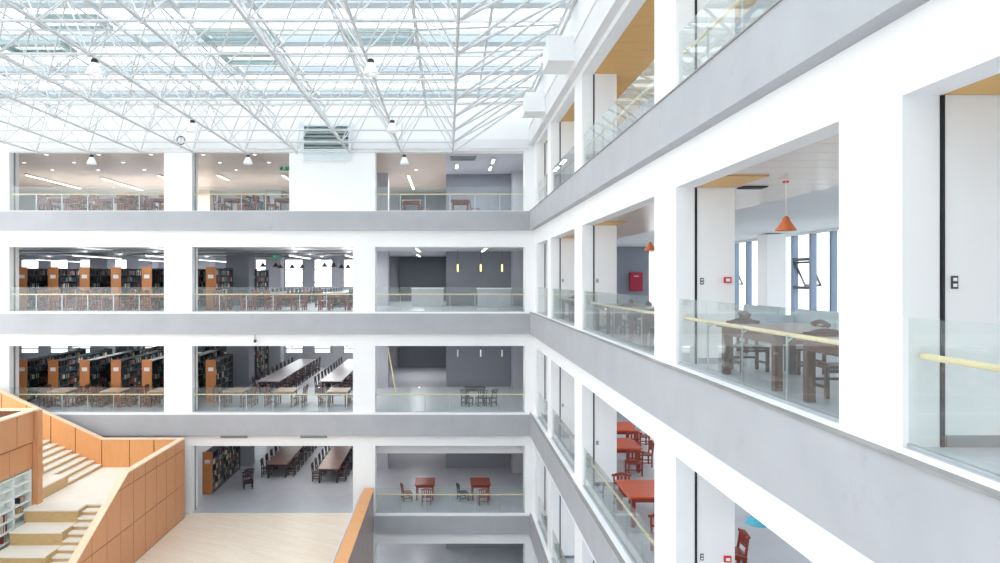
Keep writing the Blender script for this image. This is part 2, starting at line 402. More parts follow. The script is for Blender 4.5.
# ------------------------------------------------------------------ glass balustrades
pm_cache = {}
def balustrade(p0, p1, z, inward, label, group=None):
    p0, p1 = Vector(p0), Vector(p1); Lg = (p1-p0).length; d = (p1-p0)/Lg
    nrm = Vector(inward)
    n = max(1, round(Lg/1.16)); wdt = Lg/n
    ang = math.atan2(d.y, d.x)
    # local frame: x along run, y = inward * sgn
    sgn = 1 if Vector((-d.y, d.x)).dot(nrm) > 0 else -1
    t = thing('glass_balustrade', label, 'railing', (p0.x, p0.y, z), ang, group)
    key = round(wdt, 4)
    if key not in pm_cache:
        m = MB().box(.008, wdt-.008, -.008, .008, .03, 1.1).mesh('glass_panel'); m.materials.append(M['rail']); pm_cache[key] = m
    for i in range(n): obj('glass_panel', pm_cache[key], None, t, (i*wdt, 0, 0))
    obj('base_channel', MB().box(0, Lg, -.018, .018, 0, .03), 'brushed', t)
    obj('handrail', MB().bar((0.02, sgn*.1, .775), (Lg-.02, sgn*.1, .775), .028, 10), 'handrail', t)
    if 'post' not in pm_cache:
        for q in (1, -1):
            b = MB().box(-.02, .02, min(q*.02, q*.032), max(q*.02, q*.032), .0, .78); b.bar((0, q*.03, .70), (0, q*.1, .76), .012, 6)
            mm_ = b.mesh('rail_post'); mm_.materials.append(M['brushed']); pm_cache[('post', q)] = mm_
        pm_cache['post'] = 1
    for i in range(1, n): obj('rail_post', pm_cache[('post', sgn)], None, t, (i*wdt, 0, 0))
    return t
BAYN = ['bookcase bay of the back facade', 'reading-table bay of the back facade', 'dark corner bay of the back facade']
for l in (1,2,3,4):
    for i, (a, b) in enumerate(BACK_OPEN[l]):
        if l == 1 and i < 2: continue
        balustrade((a, BY+.08), (b, BY+.08), LV[l], (0,1), 'glass balustrade with pale handrail, %s, %s' % (BAYN[i], GAL[l]))
RBN = ['beside the viewer', 'in front of the brown tables', 'under the middle corbels', 'second from the back corner', 'next to the back corner']
for l in (1,2,3,4):
    for i in range(5):
        a, b = PIERS[i][1], PIERS[i+1][0]
        balustrade((RX+.06, a), (RX+.06, b), LV[l], (1,0), 'long facade glass balustrade %s, %s' % (RBN[i], GAL[l]))

# ------------------------------------------------------------------ skylight: panes, purlins
GX = .22; GS = 2.28; GY = 31.5; ZB = 20.52; ZT = 22.3; ZG = 22.95
sk = thing('skylight', 'glass roof with alternating clear and bluish pane rows above the white trusses', 'skylight', (-10, 20, ZG))
pcl = MB().box(.02, GS-.02, .02, GS/2-.02, 0, .02).mesh('pane'); pcl.materials.append(M['roofclear'])
pbl = MB().box(.02, GS-.02, .02, GS/2-.02, 0, .02).mesh('pane'); pbl.materials.append(M['roofblue'])
NXP, NYP = 12, 20
x_e = 3.55
for j in range(NYP):
    for i in range(NXP):
        x = x_e-(i+1)*GS; y = 32.3-(j+1)*GS/2
        wpart('pane', pbl if (j % 3) == 1 else pcl, None, sk).location = Vector((x, y, ZG)) - sk.location
far_y = 32.3-NYP*GS/2
wpart('pane_row', MB().box(x_e-NXP*GS, x_e, YN, far_y, ZG, ZG+.02), 'roofclear', sk)['kind'] = 'stuff'
pl = MB().box(0, NXP*GS, -.05, .05, -.14, 0).mesh('purlin'); pl.materials.append(M['steel'])
for j in range(NYP+1):
    obj('purlin', pl, None, sk).location = Vector((x_e-NXP*GS, 32.3-j*GS/2, ZG)) - sk.location
rf = MB().box(-.04, .04, YN, 32.3, -.26, -.14).mesh('rafter'); rf.materials.append(M['steel'])
for i in range(NXP+1):
    obj('rafter', rf, None, sk).location = Vector((x_e-i*GS, 0, ZG)) - sk.location
# roof smoke vents: darker framed hatches hung in the glazing
vb = MB()
for a in (0, .08, ): pass
vb.box(0, 2.1, 0, .1, -.16, -.02).box(0, 2.1, .95, 1.05, -.16, -.02).box(0, .1, .1, .95, -.16, -.02).box(2.0, 2.1, .1, .95, -.16, -.02)
vbm = vb.mesh('frame'); vbm.materials.append(M['vent'])
vpm = MB().box(.1, 2.0, .1, .95, -.1, -.08).mesh('hatch_glass'); vpm.materials.append(M['roofclear'])
for i, j in ((2,8),(4,6),(4,8),(7,7),(9,5),(6,9)):
    t = thing('roof_vent', 'grey framed smoke hatch set below the roof glass', 'vent', (x_e-(i+1)*GS+.09, 32.3-(j+1)*GS/2+.05, ZG-.27), 0, 'smoke hatches in the glass roof')
    obj('frame', vbm, None, t); obj('hatch_glass', vpm, None, t)

# ------------------------------------------------------------------ space frame
sf = thing('space_frame', 'white tubular steel space frame spanning under the glass roof', 'roof truss', (-10, 20, ZB))
unit = MB().bar((0,0,0), (0,0,1), 1, 8).mesh('tube'); unit.materials.append(M['steel'])
far_bars = MB()
def tube(name, p0, p1, r):
    p0, p1 = Vector(p0), Vector(p1)
    if max(p0.y, p1.y) < 14:
        far_bars.bar(p0, p1, r, 6); return
    o = obj(name, unit, None, sf)
    o.rotation_mode = 'QUATERNION'; o.rotation_quaternion = (p1-p0).to_track_quat('Z', 'Y')
    o.location = p0 - sf.location; o.scale = (r, r, (p1-p0).length)
NB = 11; NJ = 14
bx_ = lambda i: GX-GS*i
by_ = lambda j: GY-GS*j
for j in range(NJ):
    for i in range(NB):
        if i < NB-1: tube('bottom_chord', (bx_(i), by_(j), ZB), (bx_(i+1), by_(j), ZB), .032)
        if j < NJ-1: tube('bottom_chord', (bx_(i), by_(j), ZB), (bx_(i), by_(j+1), ZB), .042)
        if i < NB-1 and j < NJ-1:
            tx, ty = bx_(i)-GS/2, by_(j)-GS/2
            for dx in (0, 1):
                for dy in (0, 1):
                    tube('diagonal_brace', (bx_(i+dx), by_(j+dy), ZB), (tx, ty, ZT), .023)
            if i < NB-2: tube('top_chord', (tx, ty, ZT), (tx-GS, ty, ZT), .026)
            if j < NJ-2: tube('top_chord', (tx, ty, ZT), (tx, ty-GS, ZT), .026)
            tube('purlin_stub', (tx, ty, ZT), (tx, ty, ZG-.26), .02)
EX = 3.3; EZ = 22.45
for j in range(NJ):
    if j < NJ-1:
        e = (EX, by_(j)-GS/2, EZ)
        tube('edge_brace', (GX, by_(j), ZB), e, .042); tube('edge_brace', (GX, by_(j+1), ZB), e, .042)
        tube('top_chord', (bx_(0)-GS/2, by_(j)-GS/2, ZT), e, .036)
        tube('edge_post', (EX, by_(j)-GS/2, EZ), (EX+.05, by_(j)-GS/2, ZG-.26), .04)
        if j < NJ-2: tube('edge_chord', e, (EX, by_(j+1)-GS/2, EZ), .045)
# short struts from the last row to the back wall
for i in range(NB):
    tube('wall_strut', (bx_(i), by_(0), ZB), (bx_(i), BY+.12, 22.0), .03)
    tube('wall_strut', (bx_(i)-GS/2, by_(0)-GS/2, ZT), (bx_(i)-GS/2, BY+.12, ZT), .036)
nb = MB().lathe([(.0,-.085),(.06,-.06),(.085,0),(.06,.06),(0,.085)], 10).mesh('node_ball', True); nb.materials.append(M['steel'])
for j in range(8):
    for i in range(NB):
        obj('node_ball', nb, None, sf, Vector((bx_(i), by_(j), ZB)) - sf.location)
for j in range(7):
    for i in range(NB-1):
        obj('node_ball', nb, None, sf, Vector((bx_(i)-GS/2, by_(j)-GS/2, ZT)) - sf.location)
ob = wpart('overhead_bars', far_bars, 'steel', sf); ob['kind'] = 'stuff'

# pendant lamps under the frame
cap = MB().lathe([(0,0),(.07,0),(.085,-.04),(.085,-.1),(0,-.1)], 14).mesh('cap', True); cap.materials.append(M['black'])
bell = MB().lathe([(.085,-.1),(.1,-.13),(.14,-.22),(.19,-.34),(.2,-.4),(.185,-.4),(.12,-.2),(.08,-.11)], 20).mesh('shade', True); bell.materials.append(M['lampw'])
stem = MB().bar((0,0,0), (0,0,.12), .012, 6).mesh('stem'); stem.materials.append(M['steel'])
bul = MB().lathe([(0,-.36),(.07,-.33),(.09,-.26),(.05,-.18),(0,-.15)], 12).mesh('bulb', True); bul.materials.append(M['glowb'])
for j, nm in ((0,'close to the back facade'), (3,'over the middle of the atrium'), (6,'over the open atrium')):
    for i in (1, 4, 7):
        t = thing('pendant_lamp', 'white bell lamp with black cap, '+nm, 'lamp', (bx_(i)+.15, by_(j), ZB-.13), 0, 'bell lamps '+nm)
        obj('cap', cap, None, t); obj('shade', bell, None, t); obj('stem', stem, None, t); obj('bulb', bul, None, t)
# ring fixture
r = MB()
for k in range(16):
    a, b = 2*PI*k/16, 2*PI*(k+1)/16
    r.bar((.17*math.cos(a), 0, .17*math.sin(a)), (.17*math.cos(b), 0, .17*math.sin(b)), .022, 6)
x, y, z = pix(181, 140.5, 30.6)
t = thing('ring_fixture', 'small black ring fixture hanging below the roof frame', 'fixture', (x, y, z))
obj('ring', r, 'black', t); obj('hanger', MB().bar((0,0,.17), (0,0,ZB-z-.02+.0), .01, 6), 'black', t)

# ------------------------------------------------------------------ louvre unit on the back wall
t = thing('louvre_vent', 'grey-green louvred air vent above a pale box on the white wall', 'vent', (-5.6, BY, 20.2))
x0 = (303-448)*32/720; x1 = (350-448)*32/720
wpart('housing', MB().box(x0, x1, BY-.12, BY, 20.25, 20.66), 'ventbox', t)
fr = MB(); fr.box(x0, x0+.06, BY-.3, BY-.1, 20.72, 21.8); fr.box(x1-.06, x1, BY-.3, BY-.1, 20.72, 21.8); fr.box(x0+.06, x1-.06, BY-.3, BY-.1, 21.74, 21.8); fr.box(x0, x1, BY-.32, BY-.1, 20.66, 20.72)
wpart('frame', fr, 'ventbox', t)
wpart('back_plate', MB().box(x0+.06, x1-.06, BY-.115, BY-.1, 20.72, 21.74), 'greymetal', t)
for k in range(6):
    z = 20.74+.165*k
    wpart('louvre_slat', MB().prism([(BY-.29,z+.03),(BY-.27,z+.015),(BY-.13,z+.13),(BY-.15,z+.145)], lambda a,b,tt: (tt,a,b), x0+.06, x1-.06), 'vent', t)

# ------------------------------------------------------------------ ceiling lights of the top gallery
dl = MB().lathe([(0,0),(.11,0),(.12,-.02),(.09,-.02),(.085,-.005)], 14).mesh('rim', True); dl.materials.append(M['lampw'])
dg = MB().lathe([(0,-.012),(.085,-.012)], 14).mesh('lens'); dg.materials.append(M['glow'])
zc = TOP[4]+.1
for yy, xs in ((33.7,(-18.8,-16.35,-13.9,-11.45,-9.05)), (36.0,(-21.2,-18.7,-16.25,-13.8,-11.4,-8.95)), (38.4,(-21.1,-18.65,-16.2,-13.7,-11.3,-8.9,-1.7))):
    for x in xs:
        t = thing('downlight', 'round recessed downlight in the brownish top gallery ceiling', 'light', (x, yy, zc), 0, 'downlights of the top gallery')
        obj('rim', dl, None, t); obj('lens', dg, None, t)
ls = MB().box(-.07, .07, 0, 1, -.06, 0).mesh('housing'); ls.materials.append(M['lampw'])
lg = MB().box(-.055, .055, .005, .995, -.07, -.06).mesh('diffuser'); lg.materials.append(M['glow'])
for x, y, L_, nm in ((-23.3,39.7,6,'brownish'),(-19.75,41,5.5,'brownish'),(-16.1,40,6,'brownish'),(-12.75,39.8,2,'brownish'),(-9.15,39.8,5,'brownish'),(-2.2,40,6,'brownish'),(.45,36.2,1.2,'corner room'),(2.2,34.6,1.2,'corner room'),(2.2,36.9,1.2,'corner room')):
    t = thing('linear_light', 'slim white strip light on the %s ceiling of the top gallery' % nm, 'light', (x, y, zc-.03), 0, 'strip lights on the %s ceiling' % nm)
    obj('housing', ls, None, t, scale=(1,L_,1)); obj('diffuser', lg, None, t, scale=(1,L_,1))
    d = bpy.data.lights.new('strip_light_glow', 'AREA'); d.shape = 'RECTANGLE'; d.size = .11; d.size_y = L_; d.energy = PW_TOP*L_
    o = bpy.data.objects.new('strip_light_glow', d); C.objects.link(o); o.parent = t; o.location = (0, L_/2, -.09)
t = thing('air_grille', 'long grey air grille in the corner room ceiling of the top gallery', 'vent', (.1, 34.2, zc))
obj('frame', MB().box(0, 1.25, 0, .06, -.05, 0).box(0, 1.25, .9, .96, -.05, 0).box(0, .06, .06, .9, -.05, 0).box(1.19, 1.25, .06, .9, -.05, 0), 'greymetal', t)
for k in range(6): obj('slat', MB().box(.06, 1.19, .12+.13*k, .17+.13*k, -.04, -.01), 'greymetal', t)

# fill strips added to brighten the other rooms, and the light they give
def area(parent, L_, wd, power, z=-.09):
    d = bpy.data.lights.new('strip_light_glow', 'AREA'); d.shape = 'RECTANGLE'; d.size = wd; d.size_y = L_; d.energy = power; d.color = (1, .985, .965)
    o = bpy.data.objects.new('strip_light_glow', d); C.objects.link(o); o.parent = parent; o.location = (0, L_/2, z); return o
def strip(x, y, z, L_, power, label, group, up=0):
    t = thing('linear_light', label, 'light', (x, y, z-(.35 if up else .03)), 0, group)
    obj('housing', ls, None, t, scale=(1,L_,1)); obj('diffuser', lg, None, t, scale=(1,L_,1))
    area(t, L_, .11, power)
    if up:
        o = area(t, L_, .11, power*up, .02); o.rotation_euler = (PI, 0, 0)  # upward light added to lift the dark ceilings
        obj('hanger', MB().bar((0,.3,0), (0,.3,.35), .006, 6).bar((0,L_-.3,0), (0,L_-.3,.35), .006, 6), 'brushed', t)
LF = {0: .5, 1: .4, 2: .9, 3: 1.2}
for l in (0, 1, 2, 3):
    z = TOP[l]+.1
    for x in (-24, -18, -14.5, -7.6, -4.9):
        for y in (34.6, 42.0):
            strip(x, y, z, 5.0, PW_BACK*LF[l], 'added fill strip light on the grey ceiling of the back wing, '+GAL[l], 'added fill strip lights of the back wing, '+GAL[l], .28)
    for x, ys in ((-1.5, 34), (1.8, 34), (-1.8, 42)):  # added fill, strongest at the back to lift the dark walls
        strip(x, ys, z-(.0), 4.0, PW_CORNER*(4 if ys > 40 else 1)*LF[l], 'added fill strip light on the grey ceiling of the corner room, '+GAL[l], 'added fill strip lights of the corner room, '+GAL[l])
for l in (0, 1, 2, 3, 4):
    for y in (-1, 3, 7, 11, 21, 24.5):  # added fill, spaced so the piers hide the strips
        strip(8.2, y, RTOP[l]+.05, 3.4, PW_RIGHT, 'added fill strip light on the white ceiling of the long wing, '+GAL[l], 'added fill strip lights of the long wing, '+GAL[l])

# exit signs
def exit_sign(x, y, z, label):
    t = thing('exit_sign', label, 'sign', (x, y, z))
    obj('case', MB().box(-.24, .24, 0, .05, -.12, .12), 'glowg', t)
    f = MB(); f.box(-.05, .05, -.006, 0, .04, .08); f.box(-.07, .03, -.006, 0, -.03, .04); f.box(-.1, -.05, -.006, 0, -.09, -.03); f.box(.0, .06, -.006, 0, -.08, -.03); f.box(.12, .2, -.006, 0, -.015, .015)
    obj('running_figure', f, 'label', t)
    obj('hanger', MB().bar((-.15, .025, .12), (-.15, .025, .36), .008, 6).bar((.15, .025, .12), (.15, .025, .36), .008, 6), 'brushed', t)
x, y, z = pix(284.5, 170, 37.5); exit_sign(x, y, z+.1, 'green running-man exit sign under the brownish top gallery ceiling')
x, y, z = pix(275, 256, 40); exit_sign(x, y, z, 'green running-man exit sign over the reading room, gallery second from the roof')

# ------------------------------------------------------------------ furniture prototypes
def chair_parts():
    p = {}
    p['seat'] = [MB().box(-.23, .23, -.22, .22, .42, .455)]
    legs = []
    for sx in (-1, 1):
        legs.append(MB().box(sx*.2-.022, sx*.2+.022, -.215, -.171, 0, .42))
        legs.append(MB().box(sx*.2-.022, sx*.2+.022, .171, .215, 0, .42))
    p['leg'] = legs
    posts = []
    for sx in (-1, 1):
        posts.append(MB().prism([(.18,.455),(.22,.455),(.265,.86),(.23,.86)], lambda a,b,t: (t,a,b), sx*.2-.02, sx*.2+.02))
    p['back_post'] = posts
    cr = MB(); pts = [(-.26,.84),(-.2,.83),(-.1,.86),(0,.875),(.1,.86),(.2,.83),(.26,.84)]; up = [(.26,.895),(.2,.9),(.1,.935),(0,.95),(-.1,.935),(-.2,.9),(-.26,.895)]
    cr.prism(pts+up, lambda a,b,t: (a,t,b), .222, .266); p['crest_rail'] = [cr]
    sl = [MB().prism([(.2,.6),(.23,.6),(.235,.66),(.205,.66)], lambda a,b,t: (t,a,b), -.18, .18)]
    for x in (-.1, 0, .1): sl.append(MB().prism([(.212,.66),(.232,.66),(.25,.85),(.23,.85)], lambda a,b,t: (t,a,b), x-.03, x+.03))
    p['back_slat'] = sl
    st = [MB().box(-.178, .178, -.2, -.18, .36, .41), MB().box(-.178, .178, .18, .2, .2, .24)]
    for sx in (-1, 1): st.append(MB().box(sx*.2-.012, sx*.2+.012, -.171, .171, .14, .18))
    p['stretcher'] = st
    return p
CH = {k: [b.mesh(k) for b in v] for k, v in chair_parts().items()}
CHM = {}
def chair(x, y, z, rz, m, label, group):
    t = thing('wooden_chair', label, 'chair', (x, y, z), rz, group); t.scale = (1, 1, .86)
    if m not in CHM:
        CHM[m] = [(k, q.copy()) for k, v in CH.items() for q in v]
        for k, q in CHM[m]: q.materials.append(M[m])
    for k, q in CHM[m]: obj(k, q, None, t)
    return t
CHJ = {}
def chair_far(x, y, z, rz, m, label, group):
    if m not in CHJ:
        a = MB()
        for v in chair_parts().values():
            for b in v:
                o = len(a.v); a.v += b.v; a.f += [tuple(i+o for i in f) for f in b.f]; a.m += b.m
        CHJ[m] = a.mesh('wooden_chair'); CHJ[m].materials.append(M[m])
    o = obj('wooden_chair', CHJ[m], None, None, (x, y, z), (0,0,rz))
    return tag(o, label, 'chair', group)
TB = {}
def table(x, y, z, wx, wy, mt, ml, label, group, leg=.08):
    key = (wx, wy, mt, ml, leg)
    if key not in TB:
        a = MB().box(-wx/2, wx/2, -wy/2, wy/2, .71, .75).mesh('tabletop'); a.materials.append(M[mt])
        lx, ly = wx/2-.06, wy/2-.06
        ap = MB().box(-lx+leg, lx-leg, -ly, -ly+.03, .6, .71).box(-lx+leg, lx-leg, ly-.03, ly, .6, .71).box(-lx, -lx+.03, -ly+leg, ly-leg, .6, .71).box(lx-.03, lx, -ly+leg, ly-leg, .6, .71).mesh('apron'); ap.materials.append(M[ml])
        lgm = MB().box(-leg/2, leg/2, -leg/2, leg/2, 0, .71).mesh('leg'); lgm.materials.append(M[ml])
        TB[key] = (a, ap, lgm, lx-leg/2, ly-leg/2)
    a, ap, lgm, lx, ly = TB[key]
    t = thing('reading_table', label, 'table', (x, y, z), 0, group)
    obj('tabletop', a, None, t); obj('apron', ap, None, t)
    for sx in (-1, 1):
        for sy in (-1, 1): obj('leg', lgm, None, t, (sx*lx, sy*ly, 0))
    return t

# bookcases (local: end panel at y=0, running back along +y, shelves open to both sides)
BC = {}
def bookcase(x, y, z, n, kind, label, blabel, group, rz=0, Hh=2.05):
    key = (n, kind, Hh)
    Lb = .95*n
    ns = 6 if Hh > 1.8 else 4
    if key not in BC:
        d = {}
        d['end_panel'] = MB().box(-.24, .24, 0, .04, 0, Hh).mesh('end_panel'); d['end_panel'].materials.append(M['endpanel'])
        d['far_panel'] = MB().box(-.24, .24, 0, .04, 0, Hh).mesh('end_panel'); d['far_panel'].materials.append(M['casemetal'])
        d['label'] = MB().box(-.13, .13, -.008, 0, Hh-.55, Hh-.37).mesh('label_plate'); d['label'].materials.append(M['label'])
        d['divider'] = MB().box(-.01, .01, .04, Lb-.04, .08, Hh-.05).mesh('divider'); d['divider'].materials.append(M['casemetal'])
        d['base'] = MB().box(-.22, .22, .04, Lb-.04, 0, .08).mesh('base'); d['base'].materials.append(M['casemetal'])
        sh = (Hh-.16)/ns
        d['shelf'] = []
        for k in range(ns+1):
            q = MB().box(-.225, -.01, .04, Lb-.04, .08+k*sh, .1+k*sh).box(.01, .225, .04, Lb-.04, .08+k*sh, .1+k*sh).mesh('shelf'); q.materials.append(M['casemetal']); d['shelf'].append(q)
        d['upright'] = []
        for k in range(1, n):
            q = MB().box(-.23, -.2, .95*k-.02, .95*k+.02, .08, Hh-.04).box(.2, .23, .95*k-.02, .95*k+.02, .08, Hh-.04).mesh('upright'); q.materials.append(M['casemetal']); d['upright'].append(q)
        bk = MB(); rnd = random.Random(n*7+len(kind))
        for s in (1, -1):
            for k in range(ns):
                zz = .1+k*sh; yy = .06
                while yy < Lb-.1:
                    if rnd.random() < .12: yy += rnd.uniform(.05, .3); continue
                    run = rnd.randint(2, 9); hh = rnd.uniform(.62, .86)*(sh-.02); w_ = rnd.uniform(.018, .05)
                    mi = rnd.choices(range(6), (4,3,4,.5,.3,1) if kind == 'dark' else (1,1.2,.6,3,.8,3))[0]
                    for _ in range(run):
                        ww = w_*rnd.uniform(.85, 1.15)
                        if yy+ww > Lb-.06: break
                        dd = rnd.uniform(.13, .18); h2 = hh*rnd.uniform(.94, 1.04)
                        a0, a1 = (.015, .015+dd) if s > 0 else (-.015-dd, -.015)
                        bk.box(a0, a1, yy, yy+ww-.002, zz, zz+h2, mi if rnd.random() < .8 else rnd.randint(0, 5)); yy += ww
                    if kind == 'none': yy += 1
        q = bk.mesh('book_rows')
        for b in ('bk1','bk2','bk3','bk4','bk5','bk6'): q.materials.append(M[b])
        d['books'] = q; BC[key] = d
    d = BC[key]
    t = thing('bookcase', label, 'bookcase', (x, y, z), rz, group)
    e = obj('end_panel', d['far_panel' if y > 42 else 'end_panel'], None, t); obj('label_plate', d['label'], None, e)
    obj('end_panel', d['far_panel'], None, t, (0, Lb-.04, 0))
    obj('divider', d['divider'], None, t); obj('base', d['base'], None, t)
    for q in d['shelf']: obj('shelf', q, None, t)
    for q in d['upright']: obj('upright', q, None, t)
    b = obj('book_rows', d['books'], None, None, (x, y, z), (0,0,rz))
    tag(b, blabel, 'books', group and group+' books', 'stuff')
    return t

BX = [-20.65, -19.15, -17.62, -16.1, -14.6, -13.05]
for l in (2, 3):
    for q, x in enumerate(BX):
        bookcase(x, 34.9, LV[l], 6, 'dark', 'tall bookcase with orange end panel, %s the wide white pier, %s' % (ORD[5-q], GAL[l]), 'dark books in the tall bookcase %s the wide white pier, %s' % (ORD[5-q], GAL[l]), 'tall bookcases, '+GAL[l])
        if l == 2:
            bookcase(x, 42.4, LV[l], 5, 'dark', 'bookcase of the second rank near the far windows, '+GAL[l], 'dark books in a bookcase of the second rank, '+GAL[l], 'second rank bookcases, '+GAL[l])
    bookcase(-11.5, 34.9, LV[l], 3, 'dark' if l == 2 else 'light', 'short bookcase with orange end panel beside the reading tables, '+GAL[l], 'books in the short bookcase beside the reading tables, '+GAL[l], None)
    bookcase(-11.55, 42.6, LV[l], 3, 'light', 'dark bookcase standing behind the grey column, '+GAL[l], 'books in the bookcase behind the grey column, '+GAL[l], None)
bookcase(-11.7, 35.0, LV[1], 5, 'light', 'bookcase with orange end panel in the room level with the deck', 'mixed pale books in the bookcase level with the deck', None)
for x in (-19.2, -16.8, -14.6, -10.6):
    bookcase(x, 37.0, LV[4], 4, 'light', 'low bookcase behind the glass of the top gallery', 'books in a low bookcase of the top gallery', 'low bookcases of the top gallery', 0, 1.35)

# near tables along the back facade rails
TX = [-18.15, -15.7, -13.45, -10.0, -7.65, -5.15]
for l, mt, ml in ((2,'tabletop','wood_brown'), (3,'wood_red','wood_red'), (4,'tabletop_g','wood_red')):
    for i, x in enumerate(TX):
        if l == 4 and i == 5: continue
        bay = 'bookcase bay' if i < 3 else 'reading-table bay'
        od = ORD[2-i] if i < 3 else ORD[i-3]
        nm = {2:'pale-topped', 3:'red-brown', 4:'grey-topped'}[l]
        table(x, 34.0, LV[l], .95, 1.25, mt, ml, '%s rail-side table %s the wide white pier, %s, %s' % (nm, od, bay, GAL[l]), 'rail-side tables, %s, %s' % (bay, GAL[l]), .07)
        for sx in (-1, 1):
            for yy in (33.7, 34.35):
                chair_far(x+sx*.68, yy, LV[l], -sx*PI/2, ml, 'chair at the %s table %s the wide white pier, %s, %s' % (nm, od, bay, GAL[l]), 'chairs at the table %s the pier, %s, %s' % (od, bay, GAL[l]))
# long rows of reading tables
for l in (1, 2, 3):
    for r_, xc in enumerate((-9.2, -6.0)):
        nm = 'beside the bookcase' if r_ == 0 else 'beside the partition'
        if l == 1: xc += (.2, -.15)[r_]
        for k in range(5):
            y = 37.9+2.06*k+(.9 if l == 1 and r_ == 0 else 0)
            table(xc, y, LV[l], 1.1, 2.04, 'tabletop_g' if l > 1 else 'tabletop_b', 'wood_dark', 'reading table %s the far windows, long row %s, %s' % (ORD[4-k], nm, GAL[l]), 'long table row %s, %s' % (nm, GAL[l]))
            for sx in (-1, 1):
                for q in (-.5, .5):
                    chair_far(xc+sx*.66, y+q, LV[l], -sx*PI/2, 'wood_dark', 'dark chair, table %s far windows, row %s, %s' % (ORD[4-k], nm, GAL[l]), 'chairs, table %s far windows, row %s, %s' % (ORD[4-k], nm, GAL[l]))
x, y, z = pix(251, 488, 36.2)
chair(-10.0, 36.0, 4.5, .4, 'wood_dark', 'dark chair standing alone near the bookcase level with the deck', None)
chair(-10.25, 36.9, 4.5, -2.6, 'wood_dark', 'dark chair turned towards the bookcase level with the deck', None)
# corner room furniture
for x, cx in ((-1.1, -1.95), (1.55, .7)):
    table(x, 34.6, 4.5, .95, 1.3, 'wood_red', 'wood_red', 'red-brown table in the deck-level corner room, '+('towards the deck parapet' if x < 0 else 'towards the dark wall'), 'corner room tables level with the deck')
    chair(cx, 34.1, 4.5, PI/2+.3, 'wood_red' if x < 0 else 'wood_dark', 'wooden chair beside a red-brown table, corner room level with the deck', 'corner room chairs level with the deck')
    chair(x+.1, 33.45, 4.5, PI, 'wood_red', 'wooden chair pushed to a red-brown table end, corner room level with the deck', 'corner room table-end chairs level with the deck')
table(1.3, 34.7, 9, 1.0, .7, 'wood_dark', 'wood_dark', 'small black table in the corner room, '+GAL[2], None)
for x, a in ((.9, -.5), (1.55, .3), (2.0, .9)):
    chair(x, 33.9, 9, PI+a, 'wood_dark', 'black chair by the small black table, corner room, '+GAL[2], 'black corner room chairs')
for x, l, m_ in ((-1.75, 4, 'tabletop'), (.6, 4, 'wood_red')):
    table(x, 34.9, LV[l], .9, 1.2, m_, 'wood_red', 'reddish table in the corner room of the top gallery', 'corner room tables of the top gallery')
    chair(x+.7, 34.9, LV[l], PI/2, 'wood_red', 'reddish chair in the corner room of the top gallery', 'corner room chairs of the top gallery')
# reception desk and crates in the corner room, second gallery
def desk(x, y, z, label):
    t = thing('counter_desk', label, 'desk', (x, y, z))
    obj('top', MB().box(-.9, .9, -.35, .35, .96, 1.0), 'caseW', t); obj('front_panel', MB().box(-.86, .86, -.31, -.27, 0, .96), 'midwall', t)
    for s in (-1, 1): obj('side_panel', MB().box(s*.86-.02*s-.02, s*.86-.02*s+.02, -.27, .31, 0, .96), 'midwall', t)
desk(-1.1, 39.0, 13.5, 'pale counter desk in the dark corner room, '+GAL[3])
desk(2.4, 37.5, 13.5, 'pale counter desk against the dark grey wall, '+GAL[3])
# hanging tube lamps
tl = MB().bar((0,0,0), (0,0,.36), .035, 10).mesh('tube'); tl.materials.append(M['glowy'])
tl2 = MB().bar((0,0,0), (0,0,.36), .035, 10).mesh('tube'); tl2.materials.append(M['lampw'])
for l, tm, nm, zz in ((3, tl, 'yellow', 15.36), (2, tl2, 'white', 10.98)):
    for x in (.5, 1.68, 2.78):
        t = thing('tube_pendant', 'slim %s tube lamp hanging before the dark grey wall, %s' % (nm, GAL[l]), 'lamp', (x, 37, zz), 0, '%s tube lamps' % nm)
        obj('tube', tm, None, t); obj('cord', MB().bar((0,0,.36), (0,0,TOP[l]+.1-zz), .008, 6), 'black', t)
# leaning pole
t = MB().bar((pix(388,353,39.2)[0], 39.3, 11.2), (pix(396,385,38.2)[0], 38.0, 9.02), .035, 8)
tag(obj('leaning_pole', t, 'handrail'), 'pale wooden pole leaning against the column of the corner room', 'pole')
# dark cone pendants, second gallery
cn_m = MB().lathe([(.02,.22),(.05,.2),(.08,.14),(.18,.02),(.19,0),(.17,0),(.06,.13),(.02,.19)], 16).mesh('shade', True)
def cones(pts, m, zz, ztop, label, group, sc=1, cord='black', sz=None):
    sz = sz or sc
    q = cn_m.copy(); q.materials.append(M[m])
    for x, y in pts:
        t = thing('cone_pendant', label, 'lamp', (x, y, zz), 0, group)
        obj('shade', q, None, t, scale=(sc,sc,sz)); obj('cord', MB().bar((0,0,.2*sz), (0,0,ztop-zz), .004, 6), cord, t)
        b = obj('bulb', bul, None, t, (0,0,.2*sz), scale=(.5,.5,.5))
cones([(-9.9,38.5),(-9.2,38.5),(-9.9,42.5),(-9.2,42.5),(-8.6,42.5),(-6.6,38.5),(-6.1,38.5),(-6.3,42.5),(-5.9,42.5),(-5.5,42.5)], 'lampd', 15.62, 16.5, 'small dark cone lamp over the long reading tables, '+GAL[3], 'dark cone lamps')
cones([(-10.2,46),(-8.4,46),(-6.6,46)], 'lampt', 10.75, 12.07, 'teal cone lamp over the long reading tables, '+GAL[2], 'teal cone lamps over the reading tables', 1.2)

